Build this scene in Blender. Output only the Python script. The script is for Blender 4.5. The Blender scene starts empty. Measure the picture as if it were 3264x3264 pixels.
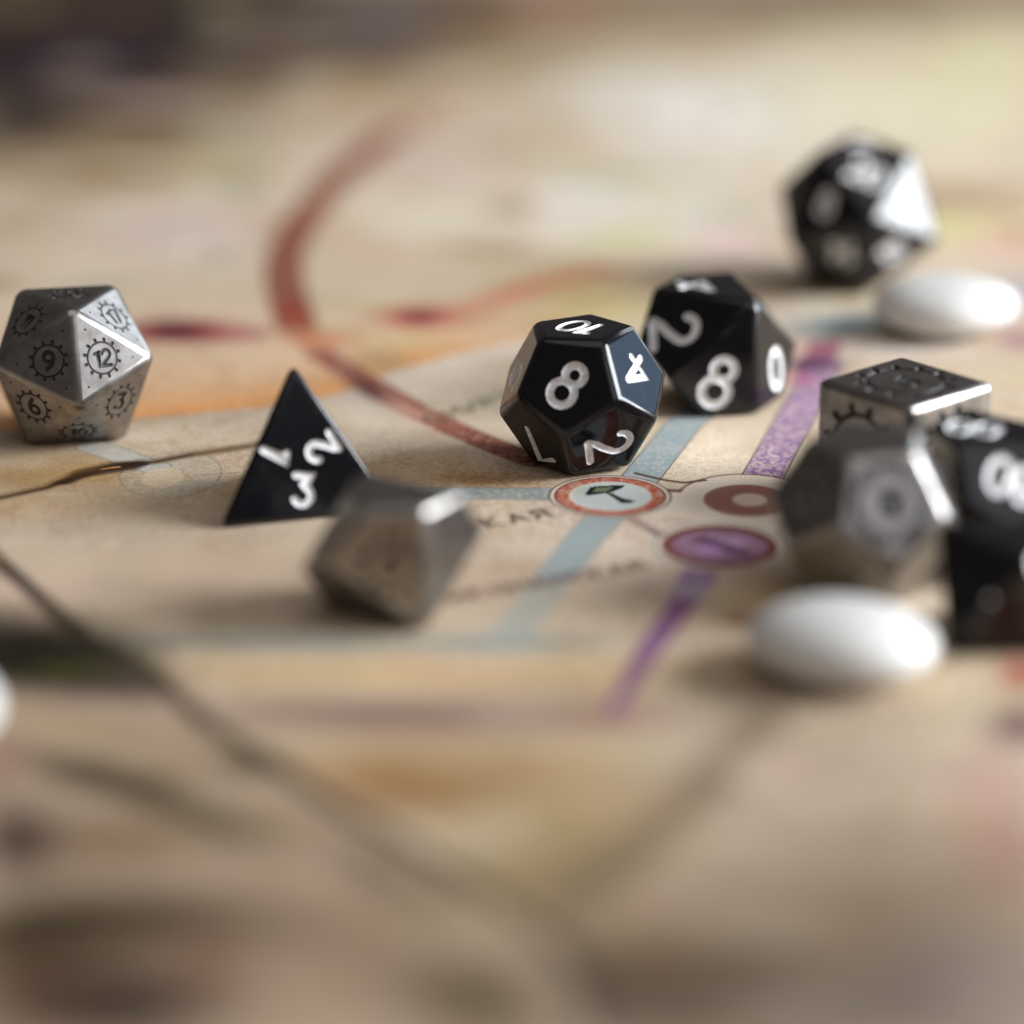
import bpy, bmesh, math, itertools
import numpy as np
from mathutils import Vector, Matrix

# ------------------------------------------------------------------ camera, world, lamps
S = 0.001                                   # everything below is worked out in millimetres
PITCH, CAM_H, FPX, CPX = math.radians(20.0), 139.0, 9789.0, 1632.0
scene = bpy.context.scene
cam_d = bpy.data.cameras.new("camera")
cam = bpy.data.objects.new("camera", cam_d)
scene.collection.objects.link(cam)
scene.camera = cam
cam.location = (0, 0, CAM_H * S)
cam.rotation_euler = (math.radians(90) - PITCH, 0, 0)
cam_d.sensor_width = 36.0
cam_d.lens = 36.0 * FPX / 3264.0
cam_d.clip_start, cam_d.clip_end = 0.01, 20.0
cam_d.dof.use_dof = True
cam_d.dof.focus_distance = 0.421
cam_d.dof.aperture_fstop = 4.9
cam_d.dof.aperture_blades = 0

world = bpy.data.worlds.new("World")
scene.world = world
world.use_nodes = True
world.node_tree.nodes["Background"].inputs[0].default_value = (1.0, 0.90, 0.84, 1)
world.node_tree.nodes["Background"].inputs[1].default_value = 0.065

def area_lamp(name, loc, target, w, h, radiance, col):
    d = bpy.data.lights.new(name, 'AREA')
    d.shape = 'RECTANGLE'; d.size = w; d.size_y = h
    d.energy = radiance * math.pi * w * h
    d.color = col
    o = bpy.data.objects.new(name, d)
    scene.collection.objects.link(o)
    o.location = loc
    o.rotation_euler = (Vector(target) - Vector(loc)).to_track_quat('-Z', 'Y').to_euler()
    return o

MID = (0, 0.42, 0)
def polar(az, el, r):
    a, e = math.radians(az), math.radians(el)
    return (r*math.cos(e)*math.cos(a), 0.42 + r*math.cos(e)*math.sin(a), r*math.sin(e))
area_lamp("window_light", polar(0, 21, 0.95), MID, 0.48, 0.66, 17.5, (0.93, 0.97, 1.0))
area_lamp("second_window_light", polar(54, 17, 1.6), MID, 0.56, 0.90, 2.6, (0.80, 0.90, 1.0))
area_lamp("blue_reflection_light", polar(29, 14, 1.8), MID, 0.62, 0.62, 1.1, (0.42, 0.66, 1.0))  # added unseen lamp, tints the black die's reflection blue
area_lamp("room_fill_light", polar(-52, 36, 1.5), MID, 0.8, 0.7, 0.7, (0.92, 0.93, 1.0))  # added soft fill standing in for a lit wall, brightens metal fronts
area_lamp("ceiling_light", (0.1, 0.0, 1.9), MID, 1.9, 1.7, 0.52, (1.0, 0.96, 0.92))

scene.view_settings.view_transform = 'Standard'
scene.view_settings.look = 'None'
scene.view_settings.exposure = 0.50
scene.view_settings.gamma = 1.0
scene.cycles.use_denoising = True

# ------------------------------------------------------------------ photo geometry helpers
CP, SP = math.cos(PITCH), math.sin(PITCH)
CW = np.array([[1, 0, 0], [0, -SP, CP], [0, -CP, -SP]])      # camera axes (right, down, forward) -> world
CAM = np.array([0, 0, CAM_H])

def ray(px, py):
    return CW @ np.array([(px-CPX)/FPX, (py-CPX)/FPX, 1.0])
def on_plane(px, py, n, d):
    r = ray(px, py); t = (d - n @ CAM)/(n @ r)
    return CAM + r*t
def ground(px, py, z=0.0):
    return on_plane(px, py, np.array([0, 0, 1.0]), z)
def project(W):
    P = (np.atleast_2d(W) - CAM) @ CW
    return np.c_[CPX + FPX*P[:, 0]/P[:, 2], CPX + FPX*P[:, 1]/P[:, 2]]

# ------------------------------------------------------------------ materials
def new_mat(name):
    m = bpy.data.materials.new(name); m.use_nodes = True
    nt = m.node_tree; b = nt.nodes["Principled BSDF"]
    return m, nt, b
def noise_bump(nt, b, scale, strength, dist, detail=3.0, coord='Object'):
    tc = nt.nodes.new("ShaderNodeTexCoord"); n = nt.nodes.new("ShaderNodeTexNoise")
    n.inputs["Scale"].default_value = scale; n.inputs["Detail"].default_value = detail
    nt.links.new(tc.outputs[coord], n.inputs["Vector"])
    bp = nt.nodes.new("ShaderNodeBump"); bp.inputs["Strength"].default_value = strength
    bp.inputs["Distance"].default_value = dist
    nt.links.new(n.outputs["Fac"], bp.inputs["Height"]); nt.links.new(bp.outputs["Normal"], b.inputs["Normal"])
    return tc, n

black, nt, b = new_mat("black_gloss_plastic")
b.inputs["Base Color"].default_value = (0.004, 0.004, 0.006, 1)
b.inputs["IOR"].default_value = 1.5
tc, n = noise_bump(nt, b, 260, 0.10, 0.0001, 2)
n2 = nt.nodes.new("ShaderNodeTexNoise"); n2.inputs["Scale"].default_value = 900; n2.inputs["Detail"].default_value = 4
nt.links.new(tc.outputs["Object"], n2.inputs["Vector"])
mr = nt.nodes.new("ShaderNodeMapRange"); mr.inputs["To Min"].default_value = 0.06; mr.inputs["To Max"].default_value = 0.2
nt.links.new(n2.outputs["Fac"], mr.inputs["Value"]); nt.links.new(mr.outputs["Result"], b.inputs["Roughness"])

vo = nt.nodes.new("ShaderNodeTexVoronoi"); vo.inputs["Scale"].default_value = 620
nt.links.new(tc.outputs["Object"], vo.inputs["Vector"])
lt = nt.nodes.new("ShaderNodeMath"); lt.operation = 'LESS_THAN'; lt.inputs[1].default_value = 0.045
nt.links.new(vo.outputs["Distance"], lt.inputs[0])
mk = nt.nodes.new("ShaderNodeMath"); mk.operation = 'GREATER_THAN'; mk.inputs[1].default_value = 0.6
sp = nt.nodes.new("ShaderNodeSeparateColor"); nt.links.new(vo.outputs["Color"], sp.inputs[0]); nt.links.new(sp.outputs[0], mk.inputs[0])
an = nt.nodes.new("ShaderNodeMath"); an.operation = 'MULTIPLY'; nt.links.new(lt.outputs[0], an.inputs[0]); nt.links.new(mk.outputs[0], an.inputs[1])
mxd = nt.nodes.new("ShaderNodeMix"); mxd.data_type = 'RGBA'; mxd.inputs[6].default_value = (0.004, 0.004, 0.006, 1); mxd.inputs[7].default_value = (0.22, 0.21, 0.2, 1)
nt.links.new(an.outputs[0], mxd.inputs[0]); nt.links.new(mxd.outputs[2], b.inputs["Base Color"])

paint, nt, b = new_mat("white_numeral_paint")
b.inputs["Base Color"].default_value = (0.86, 0.86, 0.87, 1); b.inputs["Roughness"].default_value = 0.35
tc, n = noise_bump(nt, b, 1400, 0.5, 0.00008)
crp = nt.nodes.new("ShaderNodeValToRGB")
crp.color_ramp.elements[0].position = 0.32; crp.color_ramp.elements[0].color = (0.66, 0.65, 0.66, 1)
crp.color_ramp.elements[1].position = 0.52; crp.color_ramp.elements[1].color = (0.92, 0.92, 0.93, 1)
nt.links.new(n.outputs["Fac"], crp.inputs["Fac"]); nt.links.new(crp.outputs["Color"], b.inputs["Base Color"])

metal, nt, b = new_mat("brushed_pewter")
b.inputs["Metallic"].default_value = 1.0
tc, n = noise_bump(nt, b, 1500, 0.07, 0.00006, 3)
r1 = nt.nodes.new("ShaderNodeMapRange"); r1.inputs["To Min"].default_value = 0.27; r1.inputs["To Max"].default_value = 0.35
nt.links.new(n.outputs["Fac"], r1.inputs["Value"]); nt.links.new(r1.outputs["Result"], b.inputs["Roughness"])
n3 = nt.nodes.new("ShaderNodeTexNoise"); n3.inputs["Scale"].default_value = 420; n3.inputs["Detail"].default_value = 5
nt.links.new(tc.outputs["Object"], n3.inputs["Vector"])
cr = nt.nodes.new("ShaderNodeValToRGB")
cr.color_ramp.elements[0].position = 0.3; cr.color_ramp.elements[0].color = (0.25, 0.232, 0.22, 1)
cr.color_ramp.elements[1].position = 0.65; cr.color_ramp.elements[1].color = (0.40, 0.38, 0.365, 1)
nt.links.new(n3.outputs["Fac"], cr.inputs["Fac"]); nt.links.new(cr.outputs["Color"], b.inputs["Base Color"])

patina_shade, nt, b = new_mat("patina_and_recess_shade")  # groove colour: patina, darkened further with painted recess shade
b.inputs["Base Color"].default_value = (0.055, 0.05, 0.05, 1); b.inputs["Metallic"].default_value = 0.8
b.inputs["Roughness"].default_value = 0.5

stone, nt, b = new_mat("white_glass_stone")
b.inputs["Roughness"].default_value = 0.30
b.inputs["Subsurface Weight"].default_value = 0.25
b.inputs["Subsurface Radius"].default_value = (1, 0.95, 0.9)
b.inputs["Subsurface Scale"].default_value = 0.002
tc, n = noise_bump(nt, b, 150, 0.10, 0.0004, 6)
cr = nt.nodes.new("ShaderNodeValToRGB")
cr.color_ramp.elements[0].color = (0.62, 0.61, 0.59, 1); cr.color_ramp.elements[1].color = (0.76, 0.76, 0.75, 1)
nt.links.new(n.outputs["Fac"], cr.inputs["Fac"]); nt.links.new(cr.outputs["Color"], b.inputs["Base Color"])

board_mat, nt, b = new_mat("printed_board")
at = nt.nodes.new("ShaderNodeAttribute"); at.attribute_name = "print"
tc = nt.nodes.new("ShaderNodeTexCoord")
n = nt.nodes.new("ShaderNodeTexNoise"); n.inputs["Scale"].default_value = 3500; n.inputs["Detail"].default_value = 3
nt.links.new(tc.outputs["Object"], n.inputs["Vector"])
mr = nt.nodes.new("ShaderNodeMapRange"); mr.inputs["From Min"].default_value = 0.3; mr.inputs["From Max"].default_value = 0.7
mr.inputs["To Min"].default_value = 0.80; mr.inputs["To Max"].default_value = 1.12
nt.links.new(n.outputs["Fac"], mr.inputs["Value"])
mx = nt.nodes.new("ShaderNodeMix"); mx.data_type = 'RGBA'; mx.blend_type = 'MULTIPLY'; mx.inputs[0].default_value = 1.0
nt.links.new(at.outputs["Color"], mx.inputs[6]); nt.links.new(mr.outputs["Result"], mx.inputs[7])
nt.links.new(mx.outputs[2], b.inputs["Base Color"])
b.inputs["Roughness"].default_value = 0.8
b.inputs["Specular IOR Level"].default_value = 0.1
bp = nt.nodes.new("ShaderNodeBump"); bp.inputs["Strength"].default_value = 0.25; bp.inputs["Distance"].default_value = 0.00005
nt.links.new(n.outputs["Fac"], bp.inputs["Height"]); nt.links.new(bp.outputs["Normal"], b.inputs["Normal"])

wood, nt, b = new_mat("dark_table_wood")
tc = nt.nodes.new("ShaderNodeTexCoord"); wv = nt.nodes.new("ShaderNodeTexWave")
wv.inputs["Scale"].default_value = 9; wv.inputs["Distortion"].default_value = 6; wv.inputs["Detail"].default_value = 4
nt.links.new(tc.outputs["Object"], wv.inputs["Vector"])
cr = nt.nodes.new("ShaderNodeValToRGB")
cr.color_ramp.elements[0].color = (0.03, 0.018, 0.012, 1); cr.color_ramp.elements[1].color = (0.08, 0.048, 0.03, 1)
nt.links.new(wv.outputs["Fac"], cr.inputs["Fac"]); nt.links.new(cr.outputs["Color"], b.inputs["Base Color"])
b.inputs["Roughness"].default_value = 0.4

# ------------------------------------------------------------------ the board: painted height-field sheet
def srgb(c):
    c = np.array(c, float)/255.0
    return np.where(c <= 0.04045, c/12.92, ((c+0.055)/1.055)**2.4)

rng = np.random.default_rng(7)
def steps(*spans):
    out = []
    for a, bb, st in spans:
        out.append(np.arange(a, bb, st))
    out.append([spans[-1][1]])
    return np.concatenate(out)
XS = steps((-240, -80, 1.6), (-80, 80, 0.125), (80, 240, 1.6))
YS = steps((120, 230, 4), (230, 340, 1.0), (340, 372, 0.5), (372, 438, 0.24), (438, 500, 0.6), (500, 760, 1.6), (760, 1000, 6))
GX, GY = np.meshgrid(XS, YS)
nx, ny = len(XS), len(YS)
PXY = project(np.c_[GX.ravel(), GY.ravel(), np.zeros(nx*ny)])/1.6894      # 1932-wide photo pixels, used as map coordinates of the print
U = PXY[:, 0].reshape(ny, nx); V = PXY[:, 1].reshape(ny, nx)

def vnoise(scale, seed, x=GX, y=GY):
    r = np.random.default_rng(seed).random((257, 257))
    fx, fy = x/scale + 1000, y/scale + 1000
    ix, iy = np.floor(fx).astype(int), np.floor(fy).astype(int)
    tx, ty = fx-ix, fy-iy; tx = tx*tx*(3-2*tx); ty = ty*ty*(3-2*ty)
    g = lambda a, c: r[c % 257, a % 257]
    return (g(ix, iy)*(1-tx)+g(ix+1, iy)*tx)*(1-ty) + (g(ix, iy+1)*(1-tx)+g(ix+1, iy+1)*tx)*ty
def fbm(scale, seed, o=3):
    return sum(vnoise(scale/2**k, seed+k)*0.5**k for k in range(o))/sum(0.5**k for k in range(o))

COL = np.empty((ny, nx, 3)); COL[:] = srgb((208, 193, 169))
def smooth(d, soft):
    t = np.clip(0.5 - d/np.maximum(soft, 1e-6), 0, 1); return t*t*(3-2*t)
def put(mask, col, a=1.0):
    m = (mask*a)[..., None]; COL[:] = COL*(1-m) + srgb(col)*m
WU = (fbm(14, 61)-0.5)*0.7; WV = (fbm(14, 71)-0.5)*0.7
def blob(cx, cy, rx, ry, col, a=1.0, rot=0.0, p=1.6):
    c, s = math.cos(math.radians(rot)), math.sin(math.radians(rot))
    du, dv = U-cx+WU*rx, V-cy+WV*ry
    e = ((du*c+dv*s)/(rx*1.12))**2 + ((-du*s+dv*c)/(ry*1.12))**2
    put(np.exp(-(e**(p*1.25/2))), col, min(1, a*1.18))
def gpts(pts):
    return np.array([ground(x*1.6894, y*1.6894)[:2] for x, y in pts])
def dist_poly(P, X=GX, Y=GY):
    best = np.full(X.shape, 1e9)
    for a, bb in zip(P[:-1], P[1:]):
        v = bb-a; L = max(v @ v, 1e-9)
        t = np.clip(((X-a[0])*v[0]+(Y-a[1])*v[1])/L, 0, 1)
        best = np.minimum(best, np.hypot(X-a[0]-t*v[0], Y-a[1]-t*v[1]))
    return best
def window(pts, pad):
    x0, y0 = pts.min(0)-pad; x1, y1 = pts.max(0)+pad
    i0, i1 = np.searchsorted(XS, [x0, x1]); j0, j1 = np.searchsorted(YS, [y0, y1])
    return slice(j0, j1), slice(i0, i1)
def stroke(pts, w, col, a=1.0, soft=0.3, speck=0.0, ground_pts=False):
    P = np.array(pts, float) if ground_pts else gpts(pts)
    sl = window(P, w+soft+1)
    if sl[0].start >= sl[0].stop or sl[1].start >= sl[1].stop: return
    d = dist_poly(P, GX[sl], GY[sl])
    m = smooth(d - w/2, soft)
    if speck:
        m = m*(1-speck*SPK[sl])
    m = (m*a)[..., None]; COL[sl] = COL[sl]*(1-m) + srgb(col)*m
def ring_g(c, rx, ry, w, col, a=1.0, soft=0.25, speck=0.0, rot=0):
    t = np.linspace(0, 2*np.pi, 49)
    q = np.c_[rx*np.cos(t), ry*np.sin(t)]; r = math.radians(rot)
    q = q @ np.array([[math.cos(r), math.sin(r)], [-math.sin(r), math.cos(r)]])
    stroke(q + c, w, col, a, soft, speck, ground_pts=True)
def disc_g(c, rx, ry, col, a=1.0, soft=0.3, speck=0.0):
    P = np.array([[c[0]-rx, c[1]-ry], [c[0]+rx, c[1]+ry]]); sl = window(P, 1)
    X, Y = GX[sl]-c[0], GY[sl]-c[1]
    d = (np.hypot(X/rx, Y/ry)-1)*min(rx, ry); m = smooth(d, soft)
    if speck: m = m*(1-speck*SPK[sl])
    m = (m*a)[..., None]; COL[sl] = COL[sl]*(1-m) + srgb(col)*m
def poly_g(pts, col, a=1.0, speck=0.0):
    P = gpts(pts); sl = window(P, 1); X, Y = GX[sl], GY[sl]
    ins = np.zeros(X.shape, bool)
    for (x0, y0), (x1, y1) in zip(P, np.roll(P, -1, 0)):
        c = ((y0 > Y) != (y1 > Y)) & (X < (x1-x0)*(Y-y0)/(y1-y0+1e-12)+x0)
        ins ^= c
    m = ins*1.0
    if speck: m = m*(1-speck*SPK[sl])
    m = (m*a)[..., None]; COL[sl] = COL[sl]*(1-m) + srgb(col)*m

fine = 0.6*vnoise(0.5, 3) + 0.4*vnoise(0.24, 5)
SPK = np.clip((fine-0.45)*6, 0, 1)

# broad fields of printed colour, some light falloff baked in
for args in [
    (300, 90, 700, 90, (165, 146, 116), .6), (1000, 110, 500, 80, (178, 160, 122), .6),
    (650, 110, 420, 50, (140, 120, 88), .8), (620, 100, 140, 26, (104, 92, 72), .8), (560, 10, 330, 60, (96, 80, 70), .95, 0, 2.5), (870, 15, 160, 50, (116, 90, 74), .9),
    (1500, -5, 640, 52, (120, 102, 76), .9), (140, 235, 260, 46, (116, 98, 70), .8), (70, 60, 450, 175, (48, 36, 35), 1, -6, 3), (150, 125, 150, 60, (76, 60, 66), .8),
    (720, 35, 95, 55, (92, 84, 96), .8), (1060, 10, 70, 25, (170, 110, 95), .7), (1650, 0, 400, 26, (130, 112, 84), .7),
    (170, 325, 200, 36, (152, 130, 94), .8), (330, 270, 120, 22, (150, 130, 90), .6), (450, 345, 55, 25, (152, 152, 130), .6),
    (860, 300, 180, 60, (202, 184, 170), .8), (1180, 170, 220, 50, (208, 198, 178), .7), (1050, 300, 120, 40, (186, 176, 128), .35),
    (1350, 220, 200, 80, (226, 222, 212), 1), (1700, 200, 240, 90, (216, 210, 182), .95), (1120, 400, 160, 60, (226, 218, 206), .9), (1850, 120, 90, 60, (205, 200, 160), .7),
    (1250, 420, 160, 50, (222, 214, 204), .9), (1380, 400, 120, 20, (196, 202, 180), .5), (1150, 340, 90, 18, (200, 204, 178), .6),
    (1380, 460, 90, 30, (214, 190, 182), .7), (850, 420, 140, 50, (214, 206, 184), .7), (330, 440, 180, 40, (206, 190, 180), .7),
    (820, 480, 140, 22, (212, 188, 160), .5),
    (1820, 370, 110, 26, (184, 162, 136), .9), (1800, 430, 130, 24, (208, 204, 150), .8), (1900, 455, 60, 24, (214, 180, 165), .8),
    (1090, 560, 140, 44, (196, 186, 118), .95), (1180, 450, 90, 26, (202, 196, 140), .6), (960, 560, 120, 26, (208, 196, 176), .7),
    (1000, 545, 120, 14, (200, 120, 92), .75, -14), (1110, 515, 50, 8, (205, 120, 90), .6, -10),
    (790, 596, 66, 15, (172, 86, 88), .95), (790, 596, 26, 10, (110, 50, 70), .85), (880, 590, 60, 12, (206, 160, 150), .6),
    (345, 626, 100, 17, (146, 66, 74), 1), (335, 624, 42, 12, (82, 34, 54), .95), (450, 630, 40, 8, (180, 128, 124), .6), (490, 632, 8, 6, (110, 130, 105), .7),
    (700, 470, 60, 20, (204, 178, 156), .5),
    (1560, 585, 160, 22, (206, 196, 184), .8), (1590, 612, 95, 15, (146, 172, 176), .95, -10), (1900, 560, 60, 40, (176, 172, 178), .8),
    (1925, 640, 40, 18, (150, 110, 150), .8), (1480, 655, 90, 9, (204, 150, 128), .7), (1700, 655, 160, 16, (208, 200, 190), .8),
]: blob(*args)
# ochre band with a clear lower edge
edge = np.interp(U.ravel(), [0, 280, 500, 640, 740, 850, 960, 1100], [812, 786, 768, 742, 700, 672, 650, 632]).reshape(ny, nx)
d = V - edge
m = np.clip(1 - d/3.0, 0, 1)*np.exp(-np.clip(-d, 0, None)/70.0)*np.clip((1080-U)/300, 0, 1)*(V > 560)
put(m, (214, 154, 92), .9)
m = (d > 0)*np.clip((U-560)/160, 0, 1)*np.exp(-np.clip(d, 0, None)/70.0)*np.clip((1300-U)/200, 0, 1)
put(m, (216, 208, 196), .7)
m = (d > 0)*np.clip((760-U)/200, 0, 1)*np.exp(-np.clip(d, 0, None)/28.0)
put(m, (176, 163, 146), .8)
# near and side fields
for args in [
    (120, 900, 200, 36, (172, 142, 98), .75), (60, 960, 200, 28, (196, 168, 130), .6), (560, 900, 130, 26, (208, 184, 152), .5), (330, 1010, 330, 22, (186, 176, 158), .7),
    (420, 1080, 400, 70, (196, 176, 152), .8), (900, 905, 160, 14, (182, 146, 98), .8), (790, 885, 120, 18, (196, 166, 122), .6),  # brown blobs: cast shade left of the twelve-sided die, painted in
    (1320, 850, 100, 50, (234, 220, 196), .9), (1180, 1000, 260, 80, (226, 212, 194), .8), (900, 1110, 130, 45, (210, 190, 166), .7),
    (1270, 1180, 120, 70, (210, 192, 170), .7), (1450, 1130, 90, 40, (206, 184, 146), .7), (1395, 1172, 26, 10, (140, 92, 52), .9),
    (560, 1212, 420, 12, (128, 144, 142), .7), (950, 1215, 100, 14, (150, 166, 162), .8),
    (800, 1275, 520, 34, (206, 182, 142), .85), (760, 1350, 480, 34, (146, 122, 112), .92), (1150, 1345, 70, 26, (170, 134, 124), .6),
    (820, 1460, 360, 60, (164, 132, 88), .92), (830, 1502, 120, 34, (150, 112, 68), .85), (1080, 1560, 200, 90, (176, 156, 120), .9), (1010, 1620, 160, 70, (158, 140, 102), .8),
    (1560, 1470, 330, 160, (182, 168, 148), .95, 0, 2.6), (1700, 1650, 330, 90, (158, 142, 122), .85), (1400, 1745, 440, 80, (130, 112, 90), .92), (1350, 1890, 600, 110, (96, 80, 62), 1, 0, 3), (1840, 1860, 180, 110, (124, 110, 102), .9),  # darker bottom fields carry painted light falloff
    (1925, 1270, 42, 34, (168, 96, 84), .9), (1925, 1372, 52, 36, (112, 88, 92), .85), (1870, 1470, 70, 60, (196, 160, 148), .5), (1880, 1600, 60, 60, (176, 134, 124), .5),
]: blob(*args)
# lower left panel beyond the dark diagonal border
diag = np.interp(V.ravel(), [1000, 1061, 1141, 1206, 1266, 1366, 1431, 1531, 1581, 1716, 1790, 1850, 2000], [-70, 0, 90, 165, 280, 390, 500, 650, 750, 966, 1060, 1100, 1150]).reshape(ny, nx)
put(smooth(U-diag, 30.0)*(V > 960), (182, 164, 142), .9)
for args in [
    (40, 1115, 100, 34, (212, 190, 168), .95), (265, 1330, 120, 34, (194, 172, 156), .95), (180, 1378, 240, 30, (172, 154, 126), .9), (330, 1440, 100, 26, (166, 146, 120), .9),
    (500, 1560, 120, 44, (166, 148, 124), .95), (230, 1590, 160, 44, (140, 118, 92), .9), (620, 1780, 240, 120, (166, 146, 124), .95), (390, 1826, 70, 60, (154, 122, 100), .7), (0, 1440, 60, 40, (150, 120, 108), .7),
    (70, 1238, 200, 80, (46, 44, 32), 1, 6, 3.6), (130, 1266, 70, 16, (86, 86, 46), .8), (225, 1300, 60, 18, (80, 70, 58), .7, 20),
    (35, 1590, 76, 56, (70, 52, 46), 1), (225, 1480, 190, 30, (82, 72, 50), 1, 16, 3), (430, 1560, 80, 24, (96, 88, 66), .8, 16), (470, 1440, 60, 22, (92, 80, 58), .8),
    (325, 1728, 210, 42, (80, 64, 46), .95, 4), (90, 1765, 190, 60, (74, 64, 42), 1, 0, 3), (120, 1885, 230, 80, (88, 64, 46), .95, 0), (245, 1905, 120, 50, (62, 50, 42), 1),
    (900, 1890, 150, 80, (106, 94, 70), .85, 20), (690, 1630, 70, 26, (110, 96, 76), .7, 20), (790, 1690, 90, 26, (112, 98, 78), .6, 20),
]: blob(*args)
stroke([(-80, 980), (0, 1061), (90, 1141), (165, 1206), (280, 1268), (390, 1366), (500, 1434), (650, 1531), (750, 1585), (966, 1716), (1060, 1790), (1100, 1850), (1130, 1960)], 2.3, (56, 46, 30), .9, 1.8)
stroke([(1450, 1350), (1391, 1416), (1316, 1491), (1241, 1566), (1116, 1666), (1000, 1740)], 5.0, (108, 92, 68), .66, 7.0)
COL *= (1 - 0.24*(SPK[..., None]*np.array([0.7, 0.95, 1.25]))*np.clip(fbm(18, 40)[..., None]*1.8-0.2, 0.2, 1.3))
COL *= (0.93 + 0.14*fbm(7, 50))[..., None]

r_ = np.random.default_rng(21)
HUES = [(214, 200, 178), (170, 146, 108), (196, 186, 140), (206, 178, 162), (178, 170, 150), (150, 128, 96), (222, 212, 194), (186, 150, 112)]
def patch(x, y, rx, ry, col, a):
    P = np.array([[x-2.6*rx, y-2.6*ry], [x+2.6*rx, y+2.6*ry]]); sl = window(P, 0)
    if sl[0].start >= sl[0].stop or sl[1].start >= sl[1].stop: return
    m = np.exp(-(((GX[sl]-x+WU[sl]*rx)/rx)**2+((GY[sl]-y+WV[sl]*ry)/ry)**2)**1.4)[..., None]*a
    COL[sl] = COL[sl]*(1-m)+srgb(col)*m
for k in range(170):
    y = 440+r_.random()*320; x = (r_.random()-.5)*0.40*y
    patch(x, y, 2+r_.random()*9, 2+r_.random()*7, HUES[r_.integers(len(HUES))], .28+.36*r_.random())
for k in range(70):
    y = 245+r_.random()*105; x = (r_.random()*.5-.06)*0.42*y
    patch(x, y, 2+r_.random()*6, 1.5+r_.random()*4, HUES[r_.integers(len(HUES))], .08+.16*r_.random())
for k in range(220):
    y = 360+r_.random()*85; x = (r_.random()-.5)*0.42*y
    patch(x, y, .8+r_.random()*4, .8+r_.random()*3, [(176, 140, 92), (224, 212, 190), (186, 158, 116), (214, 198, 172)][r_.integers(4)], .10+.18*r_.random())

# printed routes, stations and lettering
INK = (58, 50, 46)
arc = [(860, 172), (820, 200), (740, 250), (640, 330), (565, 420), (537, 480), (535, 530), (550, 585), (560, 615)]
stroke(arc[:4], 7.0, (176, 132, 104), .55, 4.0)
stroke(arc[2:], 6.6, (138, 80, 62), .88, 1.4); stroke([(550, 590), (572, 632), (610, 672)], 5.0, (164, 108, 78), .55, 1.8)
blob(553, 590, 26, 16, (150, 62, 54), .6)
blob(600, 640, 60, 12, (196, 140, 104), .8)
red = [(605, 668), (700, 725), (790, 778), (870, 815), (960, 852), (1010, 870)]
stroke(red, 4.9, (84, 62, 56), .75, 0.3)
stroke(red, 4.9, (206, 172, 148), 1, 0.2); stroke(red, 4.8, (138, 76, 62), .92, 0.5, 0.5)
blob(700, 735, 46, 15, (92, 52, 54), .7, 28); blob(770, 775, 40, 14, (206, 166, 146), .7, 28)
# teal route through the hammer station
TEAL, TLINE = (150, 168, 168), (70, 82, 80)
def route(pts, w, col, line, sp=0.35, a=.9):
    stroke(pts, w+0.35, line, .8, 0.2); stroke(pts, w-0.15, (222, 206, 190), 1, 0.2); stroke(pts, w-0.2, col, a, 0.25, sp)
route([(1330, 770), (1290, 800), (1206, 905)], 5.2, TEAL, TLINE)
route([(620, 925), (760, 930), (1050, 932)], 4.6, (140, 152, 148), (96, 104, 98))
route([(1142, 975), (1100, 1020), (1050, 1085)], 5.0, (160, 174, 170), (138, 144, 138), .1)
stroke([(1050, 1088), (1000, 1150), (960, 1200)], 5.0, (172, 178, 170), .6, 1.6)
# violet route
stroke([(1560, 650), (1530, 700)], 5.0, (150, 84, 110), .8, .6)
route([(1555, 690), (1506, 780), (1430, 915)], 5.6, (140, 104, 146), INK, 0.6)
blob(1535, 686, 52, 12, (92, 54, 84), .95); blob(1510, 715, 30, 10, (178, 96, 130), .6)
stroke([(1322, 1078), (1312, 1098)], 4.6, (150, 110, 158), .8, .6); stroke([(1312, 1098), (1296, 1125)], 4.6, (178, 160, 176), .8, .5)
poly_g([(1266, 1128), (1322, 1132), (1252, 1225), (1160, 1350), (1138, 1352), (1200, 1225)], (132, 82, 136), .9, .3)
blob(345, 626, 90, 15, (146, 62, 70), .9); blob(335, 624, 38, 10, (80, 32, 52), .9); blob(450, 631, 40, 9, (176, 120, 118), .6)
blob(790, 596, 56, 13, (170, 82, 84), .85); blob(790, 596, 24, 9, (112, 50, 70), .8)
# cream ribbon that joins the stations
def G(x, y): return ground(x*1.6894, y*1.6894)[:2]
hc, rc, vc = G(1151, 936), G(1412, 944), G(1358, 1031)
BRN = (112, 64, 52)
stroke([(1151, 936), (1230, 946), (1330, 950), (1412, 944)], 10.5, BRN, .8, .3)
ring_g(rc, 9.6, 10.6, .4, BRN, .8)
disc_g(rc, 9.3, 10.3, (228, 214, 192)); disc_g(vc, 8.8, 9.3, (226, 212, 194), .8, .8)
stroke([(1151, 936), (1230, 950), (1330, 955), (1412, 950)], 9.8, (228, 214, 192), 1, .3)
stroke([(1358, 1031), (1390, 985), (1412, 944)], 11.0, (228, 214, 194), 1, 1.0)
ring_g(vc, 8.4, 8.9, .55, (140, 140, 130), .7, .5)
stroke([(1185, 975), (1210, 990), (1245, 1008)], 1.9, (176, 150, 138), .8, .4); stroke([(1225, 1000), (1245, 1012)], .6, (110, 110, 104), .8, .3)
stroke([(1200, 893), (1250, 905), (1290, 911), (1330, 906)], .75, (96, 60, 50), .9, .3)
disc_g(hc, 8.3, 8.4, (96, 66, 56), .9, .25); disc_g(hc, 8.0, 8.1, (228, 214, 194)); ring_g(hc, 6.5, 6.7, 1.9, (178, 92, 62), .95, .4, .35)
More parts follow.
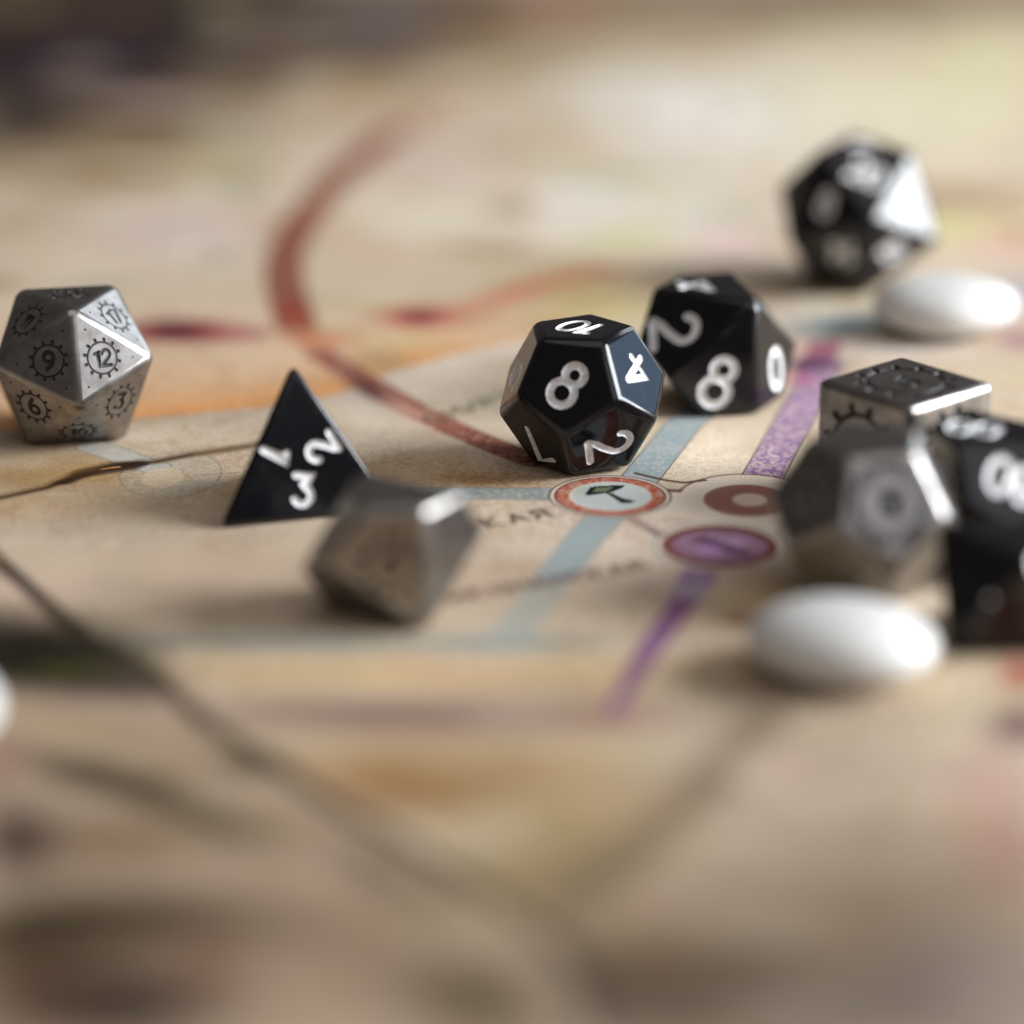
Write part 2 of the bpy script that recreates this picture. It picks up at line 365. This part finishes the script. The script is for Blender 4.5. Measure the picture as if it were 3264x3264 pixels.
ring_g(hc, 7.4, 7.6, .35, (92, 60, 54), .85); disc_g(hc+[0.2, 0], 5.3, 5.6, (200, 204, 196), 1, .8)
blob(1100, 925, 20, 10, (176, 178, 160), .5)
Q = lambda L: [((1700+x/2.415)/1.6894, (1450+y/2.415)/1.6894) for x, y in L]
poly_g(Q([(395, 305), (440, 248), (520, 238), (705, 232), (690, 252), (600, 288), (430, 312)]), (40, 44, 42))
poly_g(Q([(450, 285), (490, 252), (620, 248), (560, 282)]), (126, 136, 104))
poly_g(Q([(545, 288), (600, 292), (690, 335), (790, 355), (740, 372), (675, 372), (620, 330)]), (44, 48, 48))
disc_g(rc+[-.2, 0], 5.8, 6.3, (124, 80, 68), .8); disc_g(rc+[-.2, 0], 5.6, 6.0, (170, 116, 102), .95, .3, .8); disc_g(rc+[.2, .2], 2.3, 2.5, (216, 198, 176), 1, .8)
disc_g(vc, 7.5, 7.8, (124, 60, 46), .95, .5); disc_g(vc, 6.2, 6.2, (162, 134, 152), 1, 1.2, .6)
blob(1340, 1035, 26, 9, (186, 150, 190), .7); blob(1385, 1022, 26, 7, (190, 160, 188), .6); stroke([(1325, 1020), (1365, 1030), (1400, 1045)], 2.2, (86, 60, 84), .75, 1.0)
# lettering (Cyrillic capitals drawn as pen strokes), set along a base line on the board
LET = {'С': [[(.5, .85), (.3, 1), (.08, .8), (0, .5), (.08, .2), (.3, 0), (.5, .15)]], 'М': [[(0, 0), (0, 1), (.3, .4), (.6, 1), (.6, 0)]],
       'И': [[(0, 1), (0, 0), (.5, 1), (.5, 0)]], 'Р': [[(0, 0), (0, 1), (.4, .95), (.45, .7), (.35, .5), (0, .48)]], 'К': [[(0, 0), (0, 1)], [(.45, 1), (0, .5), (.5, 0)]],
       'А': [[(0, 0), (.28, 1), (.56, 0)], [(.1, .35), (.46, .35)]], 'Я': [[(.5, 0), (.5, 1), (.1, .95), (.05, .7), (.15, .5), (.5, .48)], [(.2, .48), (0, 0)]],
       'Н': [[(0, 0), (0, 1)], [(.5, 0), (.5, 1)], [(0, .5), (.5, .5)]], 'О': [[(.3, 0), (.05, .25), (.05, .75), (.3, 1), (.55, .75), (.55, .25), (.3, 0)]]}
def lettering(txt, a, bb, h, col, w=.5, al=.85, soft=.3):
    A, B = G(*a), G(*bb); L = np.linalg.norm(B-A); e = (B-A)/L; nrm = np.array([-e[1], e[0]])
    adv = L/len(txt)
    for k, ch in enumerate(txt):
        if ch == ' ': continue
        o = A + e*adv*k
        for st in LET[ch]:
            stroke([o + e*x*adv*1.25 + nrm*y*h for x, y in st], w, col, al, soft, ground_pts=True)
lettering('СМИРН', (822, 800), (1000, 742), 3.6, (84, 98, 78))
lettering('СКАЯ', (880, 1002), (1058, 972), 3.2, (74, 62, 52), .6)
lettering('НИКОМАНСКАЯ', (820, 1142), (1235, 1070), 2.8, (110, 82, 68), .7, .85)
# faint station and route beside the metal die, left
route([(175, 842), (235, 862), (290, 884)], 4.6, (150, 158, 146), (120, 128, 112), .3, .6)
lc = G(322, 896)
disc_g(lc, 6.8, 9.5, (176, 182, 172), .38, 1.2, .8); disc_g(lc+[-1, -1.5], 2.8, 4, (210, 190, 160), .7, .6)
ring_g(lc, 6.9, 9.7, .22, (110, 116, 112), .55, .2); stroke([(380, 897), (450, 893)], .25, (120, 112, 100), .7, .2)
stroke([(350, 917), (420, 915)], 2.6, (178, 178, 166), .5, .5, .5)
# dark brown line along the crease
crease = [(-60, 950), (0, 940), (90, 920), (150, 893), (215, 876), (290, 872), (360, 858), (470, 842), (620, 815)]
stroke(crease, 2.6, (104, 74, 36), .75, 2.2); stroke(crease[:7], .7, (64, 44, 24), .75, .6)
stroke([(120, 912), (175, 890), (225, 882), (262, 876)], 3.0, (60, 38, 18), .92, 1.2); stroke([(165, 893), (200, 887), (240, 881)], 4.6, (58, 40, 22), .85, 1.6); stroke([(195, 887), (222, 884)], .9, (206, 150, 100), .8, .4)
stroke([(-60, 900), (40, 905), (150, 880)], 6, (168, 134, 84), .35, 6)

# height: slow waves of the sheet and the raised fold in front of the crease
P = gpts(crease)
yl = np.interp(GX.ravel(), P[:, 0], P[:, 1]).reshape(ny, nx)
xl = P[:, 0]
fade = np.clip((P[-1, 0]+5-GX)/45, 0, 1)
dy = yl - GY
fold = np.where(dy > 0, np.exp(-(dy/16.0)**2)*(1-np.exp(-(dy/1.6)**2)), -0.25*np.exp(-(dy/5.0)**2)*np.abs(np.tanh(dy/1.5)))
Z = 0.4*fold*fade
Z += 0.5*(fbm(60, 80, 2)-0.5)*np.clip((np.hypot(GX-10, (GY-400)*.8)-75)/60, 0, 1)

def sheet(name, X, Y, Zv, colors, mat, parent):
    n_y, n_x = X.shape
    co = np.c_[X.ravel(), Y.ravel(), Zv.ravel()]*S
    idx = np.arange(n_y*n_x).reshape(n_y, n_x)
    q = np.stack([idx[:-1, :-1], idx[:-1, 1:], idx[1:, 1:], idx[1:, :-1]], -1).reshape(-1, 4)
    me = bpy.data.meshes.new(name)
    me.vertices.add(len(co)); me.vertices.foreach_set("co", co.ravel().astype(np.float32))
    me.loops.add(q.size); me.loops.foreach_set("vertex_index", q.ravel().astype(np.int32))
    me.polygons.add(len(q)); me.polygons.foreach_set("loop_start", (np.arange(len(q))*4).astype(np.int32))
    me.update(calc_edges=True)
    me.polygons.foreach_set("use_smooth", np.ones(len(q), bool))
    ca = me.color_attributes.new("print", 'FLOAT_COLOR', 'POINT')
    ca.data.foreach_set("color", np.c_[colors.reshape(-1, 3), np.ones(len(co))].ravel().astype(np.float32))
    me.materials.append(mat)
    o = bpy.data.objects.new(name, me); scene.collection.objects.link(o); o.parent = parent
    return o

def tag(o, **k):
    for a, v in k.items(): o[a] = v
def empty(name, loc, **k):
    o = bpy.data.objects.new(name, None); scene.collection.objects.link(o)
    o.location = [c*S for c in loc]; o.empty_display_size = 0.005; tag(o, **k)
    return o
def mesh_obj(name, verts, fcs, mat, parent=None, smooth_=False):
    me = bpy.data.meshes.new(name); me.from_pydata([tuple(np.array(v)*S) for v in verts], [], fcs); me.update()
    if smooth_: me.polygons.foreach_set("use_smooth", [True]*len(me.polygons))
    me.materials.append(mat)
    o = bpy.data.objects.new(name, me); scene.collection.objects.link(o); o.parent = parent
    return o

board = empty("game_board", (0, 0, 0), label="beige illustrated map board with printed routes and round stations lying under the dice", category="game board")
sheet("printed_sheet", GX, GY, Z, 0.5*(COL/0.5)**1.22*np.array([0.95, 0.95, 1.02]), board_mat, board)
x0, x1, y0, y1 = XS[0]-.2, XS[-1]+.2, YS[0]-.2, YS[-1]+.2
edge_mat, nt, b = new_mat("grey_board_core"); b.inputs["Base Color"].default_value = (.25, .22, .19, 1); b.inputs["Roughness"].default_value = .8
bm_v = [(x, y, zz) for zz in (-3.0, -1.0) for x, y in ((x0, y0), (x1, y0), (x1, y1), (x0, y1))]
mesh_obj("board_core", bm_v, [(3, 2, 1, 0), (4, 5, 6, 7), (0, 1, 5, 4), (1, 2, 6, 5), (2, 3, 7, 6), (3, 0, 4, 7)], edge_mat, board)
t = mesh_obj("table_top", [(-900, -300, -3.1), (900, -300, -3.1), (900, 1900, -3.1), (-900, 1900, -3.1), (-900, -300, -30), (900, -300, -30), (900, 1900, -30), (-900, 1900, -30)],
             [(0, 1, 2, 3), (7, 6, 5, 4), (4, 5, 1, 0), (5, 6, 2, 1), (6, 7, 3, 2), (7, 4, 0, 3)], wood)
t["kind"] = "structure"

# ------------------------------------------------------------------ polyhedra
def ico():
    p = (1+5**.5)/2; v = []
    for a in (-1, 1):
        for c in (-p, p): v += [(0, a, c), (a, c, 0), (c, 0, a)]
    return np.array(v, float)/2
def dode():
    p = (1+5**.5)/2; v = [(a, c, e) for a in (-1, 1) for c in (-1, 1) for e in (-1, 1)]
    for a in (-1/p, 1/p):
        for c in (-p, p): v += [(0, a, c), (a, c, 0), (c, 0, a)]
    return np.array(v, float)/(2/p)
def trapezo(H=1.0):
    c = math.cos(math.pi/5); hh = H*(1-c)/(1+c)
    return np.array([(math.cos(k*math.pi/5), math.sin(k*math.pi/5), hh*(-1)**k) for k in range(10)] + [(0, 0, H), (0, 0, -H)], float)
def tet():
    return np.array([(1, 1, 1), (1, -1, -1), (-1, 1, -1), (-1, -1, 1)], float)/(2*2**.5)
def cube():
    return np.array(list(itertools.product((-.5, .5), repeat=3)))
def hull_faces(v):
    fs = {}
    for i, j, k in itertools.combinations(range(len(v)), 3):
        n = np.cross(v[j]-v[i], v[k]-v[i]); l = np.linalg.norm(n)
        if l < 1e-9: continue
        n /= l; s = (v-v[i]) @ n; e = 1e-4*np.abs(v).max()
        if (s < e).all(): pass
        elif (s > -e).all(): n = -n; s = -s
        else: continue
        idx = tuple(np.where(abs(s) < e)[0])
        if idx in fs: continue
        c = v[list(idx)].mean(0); u = v[idx[0]]-c; u /= np.linalg.norm(u); w = np.cross(n, u)
        order = sorted(idx, key=lambda q: math.atan2((v[q]-c) @ w, (v[q]-c) @ u))
        fs[idx] = (n, c, order)
    return list(fs.values())
def align(n, to):
    a = np.cross(n, to); c = n @ to
    if np.linalg.norm(a) < 1e-9: return np.eye(3) if c > 0 else np.diag([1, -1, -1.])
    a /= np.linalg.norm(a); th = math.acos(max(-1, min(1, c)))
    K = np.array([[0, -a[2], a[1]], [a[2], 0, -a[0]], [-a[1], a[0], 0]])
    return np.eye(3)+math.sin(th)*K+(1-math.cos(th))*K @ K
def rotz(a):
    c, s = math.cos(a), math.sin(a); return np.array([[c, -s, 0], [s, c, 0], [0, 0, 1.]])
def resting(v, size, yaw, x, y, z=0.0):
    """first hull face down, turned by yaw (degrees), in world mm"""
    fs0 = {}
    for i, j, k in itertools.combinations(range(len(v)), 3):
        n = np.cross(v[j]-v[i], v[k]-v[i]); l = np.linalg.norm(n)
        if l < 1e-9: continue
        n /= l; s = (v-v[i]) @ n
        if (s < 1e-5).all(): break
        if (s > -1e-5).all(): n = -n; break
    vb = v @ align(n, np.array([0, 0, -1.])).T
    vb = vb - [0, 0, vb[:, 2].min()]
    return (vb*size) @ rotz(math.radians(yaw)).T + [x, y, z]

# ------------------------------------------------------------------ numerals as pen strokes (unit height, centred)
def arc_pts(cx, cy, rx, ry, a0, a1, n=14):
    t = np.radians(np.linspace(a0, a1, n)); return [(cx+rx*math.cos(q), cy+ry*math.sin(q)) for q in t]
def closed(L): return (L[:-1], True)
GL = {
    '.': [([(-.02, 0), (.02, 0)], False)],
    '0': [closed(arc_pts(0, 0, .25, .43, 0, 360, 23))],
    '1': [([(-.16, .27), (.03, .42), (.03, -.43)], False)],
    '2': [(arc_pts(0, .19, .24, .24, 165, -35, 12) + [(.02, -.13), (-.16, -.27), (-.27, -.43)], False), ([(-.27, -.43), (.27, -.43)], False)],
    '3': [([(-.24, .43), (.22, .43), (.0, .1)] + arc_pts(-.02, -.165, .265, .265, 75, -150, 12), False)],
    '4': [([(.08, .43), (-.29, -.17), (.30, -.17)], False), ([(.08, .43), (.08, -.43)], False)],
    '5': [([(.22, .43), (-.18, .43), (-.22, .05)] + arc_pts(-.02, -.15, .27, .28, 110, -150, 12), False)],
    '6': [closed(arc_pts(0, -.18, .25, .25, 0, 360, 19)), ([(-.25, -.14), (-.16, .18), (.12, .43)], False)],
    '7': [([(-.26, .43), (.26, .43), (-.06, -.43)], False)],
    '8': [closed(arc_pts(0, .23, .19, .19, 0, 360, 17)), closed(arc_pts(0, -.19, .24, .24, 0, 360, 19))],
    '9': [closed(arc_pts(0, .18, .25, .25, 0, 360, 19)), ([(.25, .14), (.16, -.18), (-.12, -.43)], False)],
}
def glyph(txt, h, w):
    """list of (points, closed, width) in mm, centred"""
    out = []; pitch = {'1': .40}; xs = []; x = 0
    for i, ch in enumerate(txt):
        a = .36 if ch == '1' else .62
        if i: x += (a+prev)/2
        xs.append(x); prev = a
    off = (xs[0]+xs[-1])/2
    for ch, xx in zip(txt, xs):
        for pts, c in GL[ch]: out.append(([((px+xx-off)*h, py*h) for px, py in pts], c, w))
    return out
def gear(R, txt, h, w, simple=False):
    out = glyph(txt, h, w)
    out.append((arc_pts(0, 0, R, R, 0, 360, 37)[:-1], True, R*.15))
    for k in range(12):
        a = math.radians(k*30+15)
        out.append(([(math.cos(a)*R*1.13, math.sin(a)*R*1.13), (math.cos(a)*R*1.21, math.sin(a)*R*1.21)], False, R*.24))
    return out

def groove_mesh(items, frame, depth_k, vs, fs, mats, mi, nseg=8):
    """tube cutters lying in the plane of frame (o,u,v,n)"""
    o, u, v, n = frame
    for pts, closed_, w in items:
        pts = [np.array(p, float) for p in pts]; N = len(pts); r = w/2; dk = max(depth_k*w, .12)
        # densify corners with round joins: offset rings by local tangent
        rings = []
        T = []
        for i in range(N):
            a = pts[i-1] if (closed_ or i > 0) else pts[i]; c = pts[(i+1) % N] if (closed_ or i < N-1) else pts[i]
            d = c-a; T.append(d/np.linalg.norm(d))
        if not closed_:
            seq = []
            for th in (80, 50, 22): seq.append((pts[0]-T[0]*r*math.sin(math.radians(th)), T[0], math.cos(math.radians(th))))
            for i in range(N):
                if 0 < i < N-1:
                    k = (pts[i]-pts[i-1]); k /= np.linalg.norm(k); k2 = pts[i+1]-pts[i]; k2 /= np.linalg.norm(k2)
                    sc = 1/max(.45, math.sqrt(max(0, (1+k @ k2)/2)))
                    seq.append((pts[i], T[i], (1.0, min(sc, 1.6))))
                else: seq.append((pts[i], T[i], 1.0))
            for th in (22, 50, 80): seq.append((pts[-1]+T[-1]*r*math.sin(math.radians(th)), T[-1], math.cos(math.radians(th))))
        else: seq = [(p, t_, 1.0) for p, t_ in zip(pts, T)]
        base = len(vs); M = len(seq)
        for p, t_, sc in seq:
            s1, s2 = sc if isinstance(sc, tuple) else (sc, sc)
            nr = np.array([-t_[1], t_[0]])
            for k in range(nseg):
                a = 2*math.pi*(k+.5)/nseg
                q = p + nr*r*s2*math.cos(a)
                vs.append(o + u*q[0] + v*q[1] + n*dk*s1*math.sin(a))
        for i in range(M if closed_ else M-1):
            for k in range(nseg):
                a0 = base+i*nseg+k; a1 = base+i*nseg+(k+1) % nseg
                b0 = base+((i+1) % M)*nseg+k; b1 = base+((i+1) % M)*nseg+(k+1) % nseg
                fs.append((a0, a1, b1, b0)); mats.append(mi)
        if not closed_:
            fs.append(tuple(base+k for k in reversed(range(nseg)))); mats.append(mi)
            fs.append(tuple(base+(M-1)*nseg+k for k in range(nseg))); mats.append(mi)

def make_die(name, label, W, marks, bev, style, segs=4, group=None, cut_tips=0.0):
    """W: world mm vertices. marks: (photo px of the numeral, text, up direction in the photo, height, stroke[, gear radius])"""
    fcs = hull_faces(W)
    cen = W.mean(0); zlow = W[:, 2].min()
    root = np.array([cen[0], cen[1], zlow])
    body_mat, mark_mat = (black, paint) if style == 'black' else (metal, patina_shade)
    bm = bmesh.new()
    bv = [bm.verts.new(w-root) for w in W]
    for n, c, order in fcs: bm.faces.new([bv[i] for i in order])
    bmesh.ops.recalc_face_normals(bm, faces=bm.faces)
    if cut_tips:
        bmesh.ops.bevel(bm, geom=list(bm.verts), offset=cut_tips, offset_type='OFFSET', segments=1, profile=.5, affect='VERTICES')
    bmesh.ops.bevel(bm, geom=[e for e in bm.edges], offset=bev, offset_type='OFFSET', segments=segs, profile=.5, affect='EDGES', clamp_overlap=True)
    bm.normal_update()
    big = [f for f in bm.faces]
    for f in bm.faces:
        fl = any(np.array(f.normal) @ n > 0.99999 and f.calc_area() > 3 for n, c, o_ in fcs)
        f.smooth = not fl
    me = bpy.data.meshes.new("body"); bm.to_mesh(me); bm.free()
    for k in range(len(marks)+1): me.materials.append(body_mat)
    ob = bpy.data.objects.new("body", me); scene.collection.objects.link(ob)
    vs, fs, mts = [], [], []
    k = 0
    used = set()
    for mk in marks:
        (px, py), txt, up, hgt, wid = mk[:5]
        # face whose plane the sight line meets inside the solid
        best = None
        for fi, (n, c, order) in enumerate(fcs):
            if n @ (c-CAM) >= 0: continue
            p = on_plane(px, py, n, n @ c); out = max((nn @ p - nn @ cc) for nn, cc, oo in fcs)
            if best is None or out < best[0]: best = (out, fi, p)
        _, fi, p = best; n, c, order = fcs[fi]
        if len(mk) > 6 and mk[6]: p = c
        # in-plane direction whose picture points along `up`
        r0 = CW[:, 0]; d0 = CW[:, 1]
        e1 = r0 - n*(r0 @ n)
        if np.linalg.norm(e1) < .05: e1 = d0-n*(d0 @ n)
        e1 /= np.linalg.norm(e1); e2 = np.cross(n, e1)
        b0 = project(p)[0]; j1 = (project(p+e1*.1)[0]-b0)*10; j2 = (project(p+e2*.1)[0]-b0)*10
        sol = np.linalg.solve(np.array([j1, j2]).T, np.array(up, float)); vv = e1*sol[0]+e2*sol[1]; vv /= np.linalg.norm(vv)
        uu = np.cross(vv, n)
        items = gear(mk[5], txt, hgt, wid) if (len(mk) > 5 and mk[5]) else glyph(txt, hgt, wid)
        if len(mk) > 7 and mk[7]:
            for q in order:
                dq = W[q]-c; l = np.linalg.norm(dq); a = c+dq*(mk[7]/l)-p
                items.append(([(a @ uu, a @ vv), (a @ uu+.04, a @ vv)], False, .32))
        k += 1
        groove_mesh(items, (p-root, uu, vv, n), .24 if style == 'black' else .36, vs, fs, mts, k)
        used.add(fi)
    cm = bpy.data.meshes.new("cut"); cm.from_pydata([tuple(v) for v in vs], [], fs)
    for q in range(k+1): cm.materials.append(mark_mat)
    cm.polygons.foreach_set("material_index", mts); cm.polygons.foreach_set("use_smooth", [True]*len(fs)); cm.update()
    bmc = bmesh.new(); bmc.from_mesh(cm); bmesh.ops.recalc_face_normals(bmc, faces=bmc.faces); bmc.to_mesh(cm); bmc.free()
    co = bpy.data.objects.new("cut", cm); scene.collection.objects.link(co)
    md = ob.modifiers.new("cut", 'BOOLEAN'); md.operation = 'DIFFERENCE'; md.object = co; md.solver = 'EXACT'; md.use_self = True
    md.material_mode = 'INDEX'
    bpy.context.view_layer.update()
    dg = bpy.context.evaluated_depsgraph_get()
    res = bpy.data.meshes.new_from_object(ob.evaluated_get(dg))
    bpy.data.objects.remove(ob); bpy.data.objects.remove(co)
    bm = bmesh.new(); bm.from_mesh(res)
    print(name, 'faces', len(bm.faces), 'marks', sum(f.material_index > 0 for f in bm.faces))
    bmesh.ops.scale(bm, vec=(S, S, S), verts=bm.verts)
    ro = empty(name, root, label=label, category="die")
    if group: ro["group"] = group
    def part(idx, pname, mat):
        b2 = bm.copy()
        bmesh.ops.delete(b2, geom=[f for f in b2.faces if f.material_index != idx], context='FACES')
        for f in b2.faces: f.material_index = 0
        m2 = bpy.data.meshes.new(pname); b2.to_mesh(m2); b2.free()
        m2.materials.append(mat)
        o2 = bpy.data.objects.new(pname, m2); scene.collection.objects.link(o2); o2.parent = ro
        return o2
    part(0, "body", body_mat)
    for q in range(1, k+1):
        if any(f.material_index == q for f in bm.faces):
            part(q, "numeral" if style == 'black' else "engraving", mark_mat)
    bm.free()
    return ro

def zc(ox, oy, sc): return lambda x, y: (ox+x/sc, oy+y/sc)
# black twelve-sided die
R12 = np.array([[-0.9217, 0.226, 0.3154], [-0.3873, -0.4881, -0.7821], [-0.0228, -0.843, 0.5374]])
W = (dode()*8.62) @ R12.T + [9.65, 402.5, 9.6]; W[:, 2] -= W[:, 2].min()
q = zc(1560, 960, 3.22)
make_die("twelve_sided_die", "glossy black twelve-sided die with white 8, 4 and 10 standing by the hammer station", W, [
    (q(805, 860), '8', (135, -185), 7.0, 1.25), (q(1510, 720), '4', (-110, 190), 6.0, 1.15), (q(945, 270), '10', (-290, 100), 5.9, .95),
    (q(1235, 1480), '2', (390, -140), 7.0, 1.2), (q(480, 1470), '7', (250, 370), 6.4, 1.0), (q(270, 760), '5', (-40, -200), 6.0, 1.1)], 1.0, 'black')
# black ten-sided die
RD10 = np.array([[0.3929, 0.8344, 0.3864], [-0.558, 0.5504, -0.6211], [-0.7309, 0.0284, 0.6819]])
W = (trapezo(1.0)*12.62) @ RD10.T + [30.08, 430.4, 8.6]; W[:, 2] -= W[:, 2].min()
q = zc(1960, 820, 3.019)
make_die("ten_sided_die", "glossy black ten-sided die with white 2, 8 and 0 behind the twelve-sided one", W, [
    (q(580, 705), '2', (390, -75), 7.9, 1.35), (q(1005, 1200), '8', (90, -215), 8.3, 1.4), (q(1555, 1070), '0', (-50, -440), 6.9, 1.35),
    (q(810, 275), '4', (500, 120), 7.2, 1.2)], .8, 'black')
# black four-sided die
W = resting(tet(), 24.9, 62.4, -28.7, 385.3)
q = zc(680, 1150, 2.1955)
make_die("four_sided_die", "black pyramid die showing white 1, 2 and 3 at the middle left", W, [
    (q(446, 660), '1', (210, 95), 4.3, 1.0), (q(762, 612), '2', (-190, 125), 4.5, 1.0), (q(632, 905), '3', (10, -200), 4.4, 1.0)], 1.15, 'black')
# metal twenty-sided die
RM20 = np.array([[0.1538, 0.7683, -0.6213], [0.8024, 0.2698, 0.5323], [0.5766, -0.5804, -0.575]])
W = (ico()*13.66) @ RM20.T + [-62.11, 414.4, 10.35]; W[:, 2] -= W[:, 2].min()
q = zc(0, 850, 3.219)
make_die("twenty_sided_metal_die", "silver pewter twenty-sided die with engraved gear rings at the left edge", W, [
    (q(500, 975), '9', (-10, -200), 2.8, .68, 2.2, 1, 4.6), (q(1030, 930), '12', (-30, -200), 2.5, .56, 2.2, 1, 4.6), (q(1190, 500), '17', (-150, -180), 2.5, .54, 2.2, 1, 4.6),
    (q(290, 560), '11', (140, -170), 2.5, .54, 2.2, 1, 4.6), (q(700, 270), '10', (10, -60), 2.5, .54, 2.2, 1, 4.6), (q(320, 1440), '6', (-90, -190), 2.8, .68, 2.2, 1, 4.6),
    (q(1220, 1390), '3', (60, -190), 2.8, .68, 2.2, 1, 4.6), (q(790, 1690), '16', (0, -100), 2.5, .54, 2.2, 1, 4.6)], .65, 'metal')
# metal ten-sided die, out of focus in front
W = resting(trapezo(1.0), 11.7, 263.0, -14.4, 347.2)
q = zc(940, 1440, 3.116)
make_die("ten_sided_metal_die", "blurred dark pewter die in front of the black pyramid die", W, [
    (q(960, 1130), '5', (0, -200), 3.2, .7, 3.2, 0), (q(1000, 430), '7', (200, -40), 3.2, .7, 3.2, 0)], .9, 'metal')
# metal cube
W = resting(cube(), 16.5, 41.1, 52.04, 387.2)
q = zc(2400, 1100, 1.694)
make_die("metal_cube_die", "pewter six-sided die with ring engraving on top, behind the blurred metal die", W, [
    (q(810, 210), '6', (-100, -60), 5, .8, 5.2, 1), (q(590, 450), '2', (0, -200), 5, .8, 5.2, 1), (q(1070, 420), '3', (0, -200), 5, .8, 5.2, 1)], .95, 'metal')
# metal twelve-sided die
RM12 = np.array([[-0.6281, -0.6564, -0.418], [0.5586, -0.7542, 0.3452], [-0.5418, -0.0167, 0.8403]])
W = (dode()*8.7) @ RM12.T + [43.4, 354.2, 9.0]; W[:, 2] -= W[:, 2].min()
q = zc(2400, 1300, 2.236)
make_die("twelve_sided_metal_die", "blurred pewter twelve-sided die behind the nearest white stone", W, [
    (q(960, 760), '8', (60, -200), 4, .7, 4.0, 1), (q(380, 700), '3', (0, -200), 4, .7, 4.0, 1), (q(760, 350), '10', (0, -100), 4, .6, 4.0, 1)], .8, 'metal')
# far black twenty-sided die
RF = np.array([[-0.3128, -0.7815, -0.5399], [-0.1972, -0.5026, 0.8417], [-0.9291, 0.3697, 0.0031]])
W = (ico()*15.3) @ RF.T + [57.2, 494.0, 10.68]; W[:, 2] -= W[:, 2].min()
q = zc(2450, 400, 3.45)
make_die("twenty_sided_die", "blurred black twenty-sided die farthest away at the upper right", W, [
    (q(1000, 570), '20', (110, -190), 4.6, 1.0, None, 1), (q(640, 880), '8', (60, -190), 4.6, 1.0, None, 1), (q(800, 1380), '14', (30, -190), 4.4, .95, None, 1),
    (q(1350, 1380), '18', (-60, -190), 4.4, .95, None, 1), (q(1450, 850), '2', (0, -190), 4.6, 1.0, None, 1), (q(900, 250), '12', (0, -60), 4.4, .95, None, 1)], .45, 'black')
# black percentile die, cut by the right edge
W = resting(trapezo(1.0), 12.6, 132, 62.0, 366.4)
q = zc(2840, 1250, 2.273)
make_die("percentile_die", "blurred black die with two-digit white numbers beside the metal cube, cut by right edge", W, [
    (q(610, 260), '00', (30, -60), 5.6, 1.0), (q(890, 640), '80', (-60, 200), 5.6, 1.15), (q(440, 640), '20', (0, -200), 4.4, .9, None, 1)], .7, 'black')
# black eight-sided die in front of it
def octa(): return np.array([(1, 0, 0), (-1, 0, 0), (0, 1, 0), (0, -1, 0), (0, 0, 1), (0, 0, -1)], float)/2**.5
W = resting(octa(), 16.2, 50, 58.7, 338.3)
make_die("eight_sided_die", "blurred black eight-sided die lowest at the right edge, beside the nearest white stone", W, [
    (q(1090, 1310), '6', (40, 200), 5.0, 1.3), (q(720, 1500), '.', (0, -100), 3.0, .9)], .6, 'black')

# ------------------------------------------------------------------ white stones
def make_stone(label, px, py, a, b_, c, yaw, seed):
    g = ground(px, py)
    bm = bmesh.new(); bmesh.ops.create_icosphere(bm, subdivisions=5, radius=1.0)
    r = np.random.default_rng(seed); k = r.normal(size=(4, 3))*1.4; ph = r.random(4)*6
    cy, sy = math.cos(math.radians(yaw)), math.sin(math.radians(yaw))
    for v in bm.verts:
        p = np.array(v.co); w = 1+0.018*sum(math.sin(k[i] @ p+ph[i]) for i in range(4))
        x, y, z = p*w; z = math.copysign(abs(z)**.92, z)
        if z < 0: z *= .86
        X, Y = x*a, y*b_
        v.co = (X*cy-Y*sy, X*sy+Y*cy, z*c)
    zl = min(v.co.z for v in bm.verts)
    for v in bm.verts: v.co.z -= zl; v.co *= S
    for f in bm.faces: f.smooth = True
    me = bpy.data.meshes.new("white_stone"); bm.to_mesh(me); bm.free(); me.materials.append(stone)
    o = bpy.data.objects.new("white_stone", me); scene.collection.objects.link(o)
    o.location = (g[0]*S, g[1]*S, 0.0)
    tag(o, label=label, category="stone", group="polished white stones on the board")
make_stone("polished white stone nearest the camera, in front of the blurred metal dice", 2678, 2148, 10.6, 8.8, 4.6, -8, 1)
make_stone("polished white stone beside the farthest black die", 3005, 1056, 11.2, 9.2, 4.7, 6, 2)
make_stone("polished white stone almost wholly cut off by the left edge", -312, 2372, 11.0, 9.6, 4.9, 0, 3)
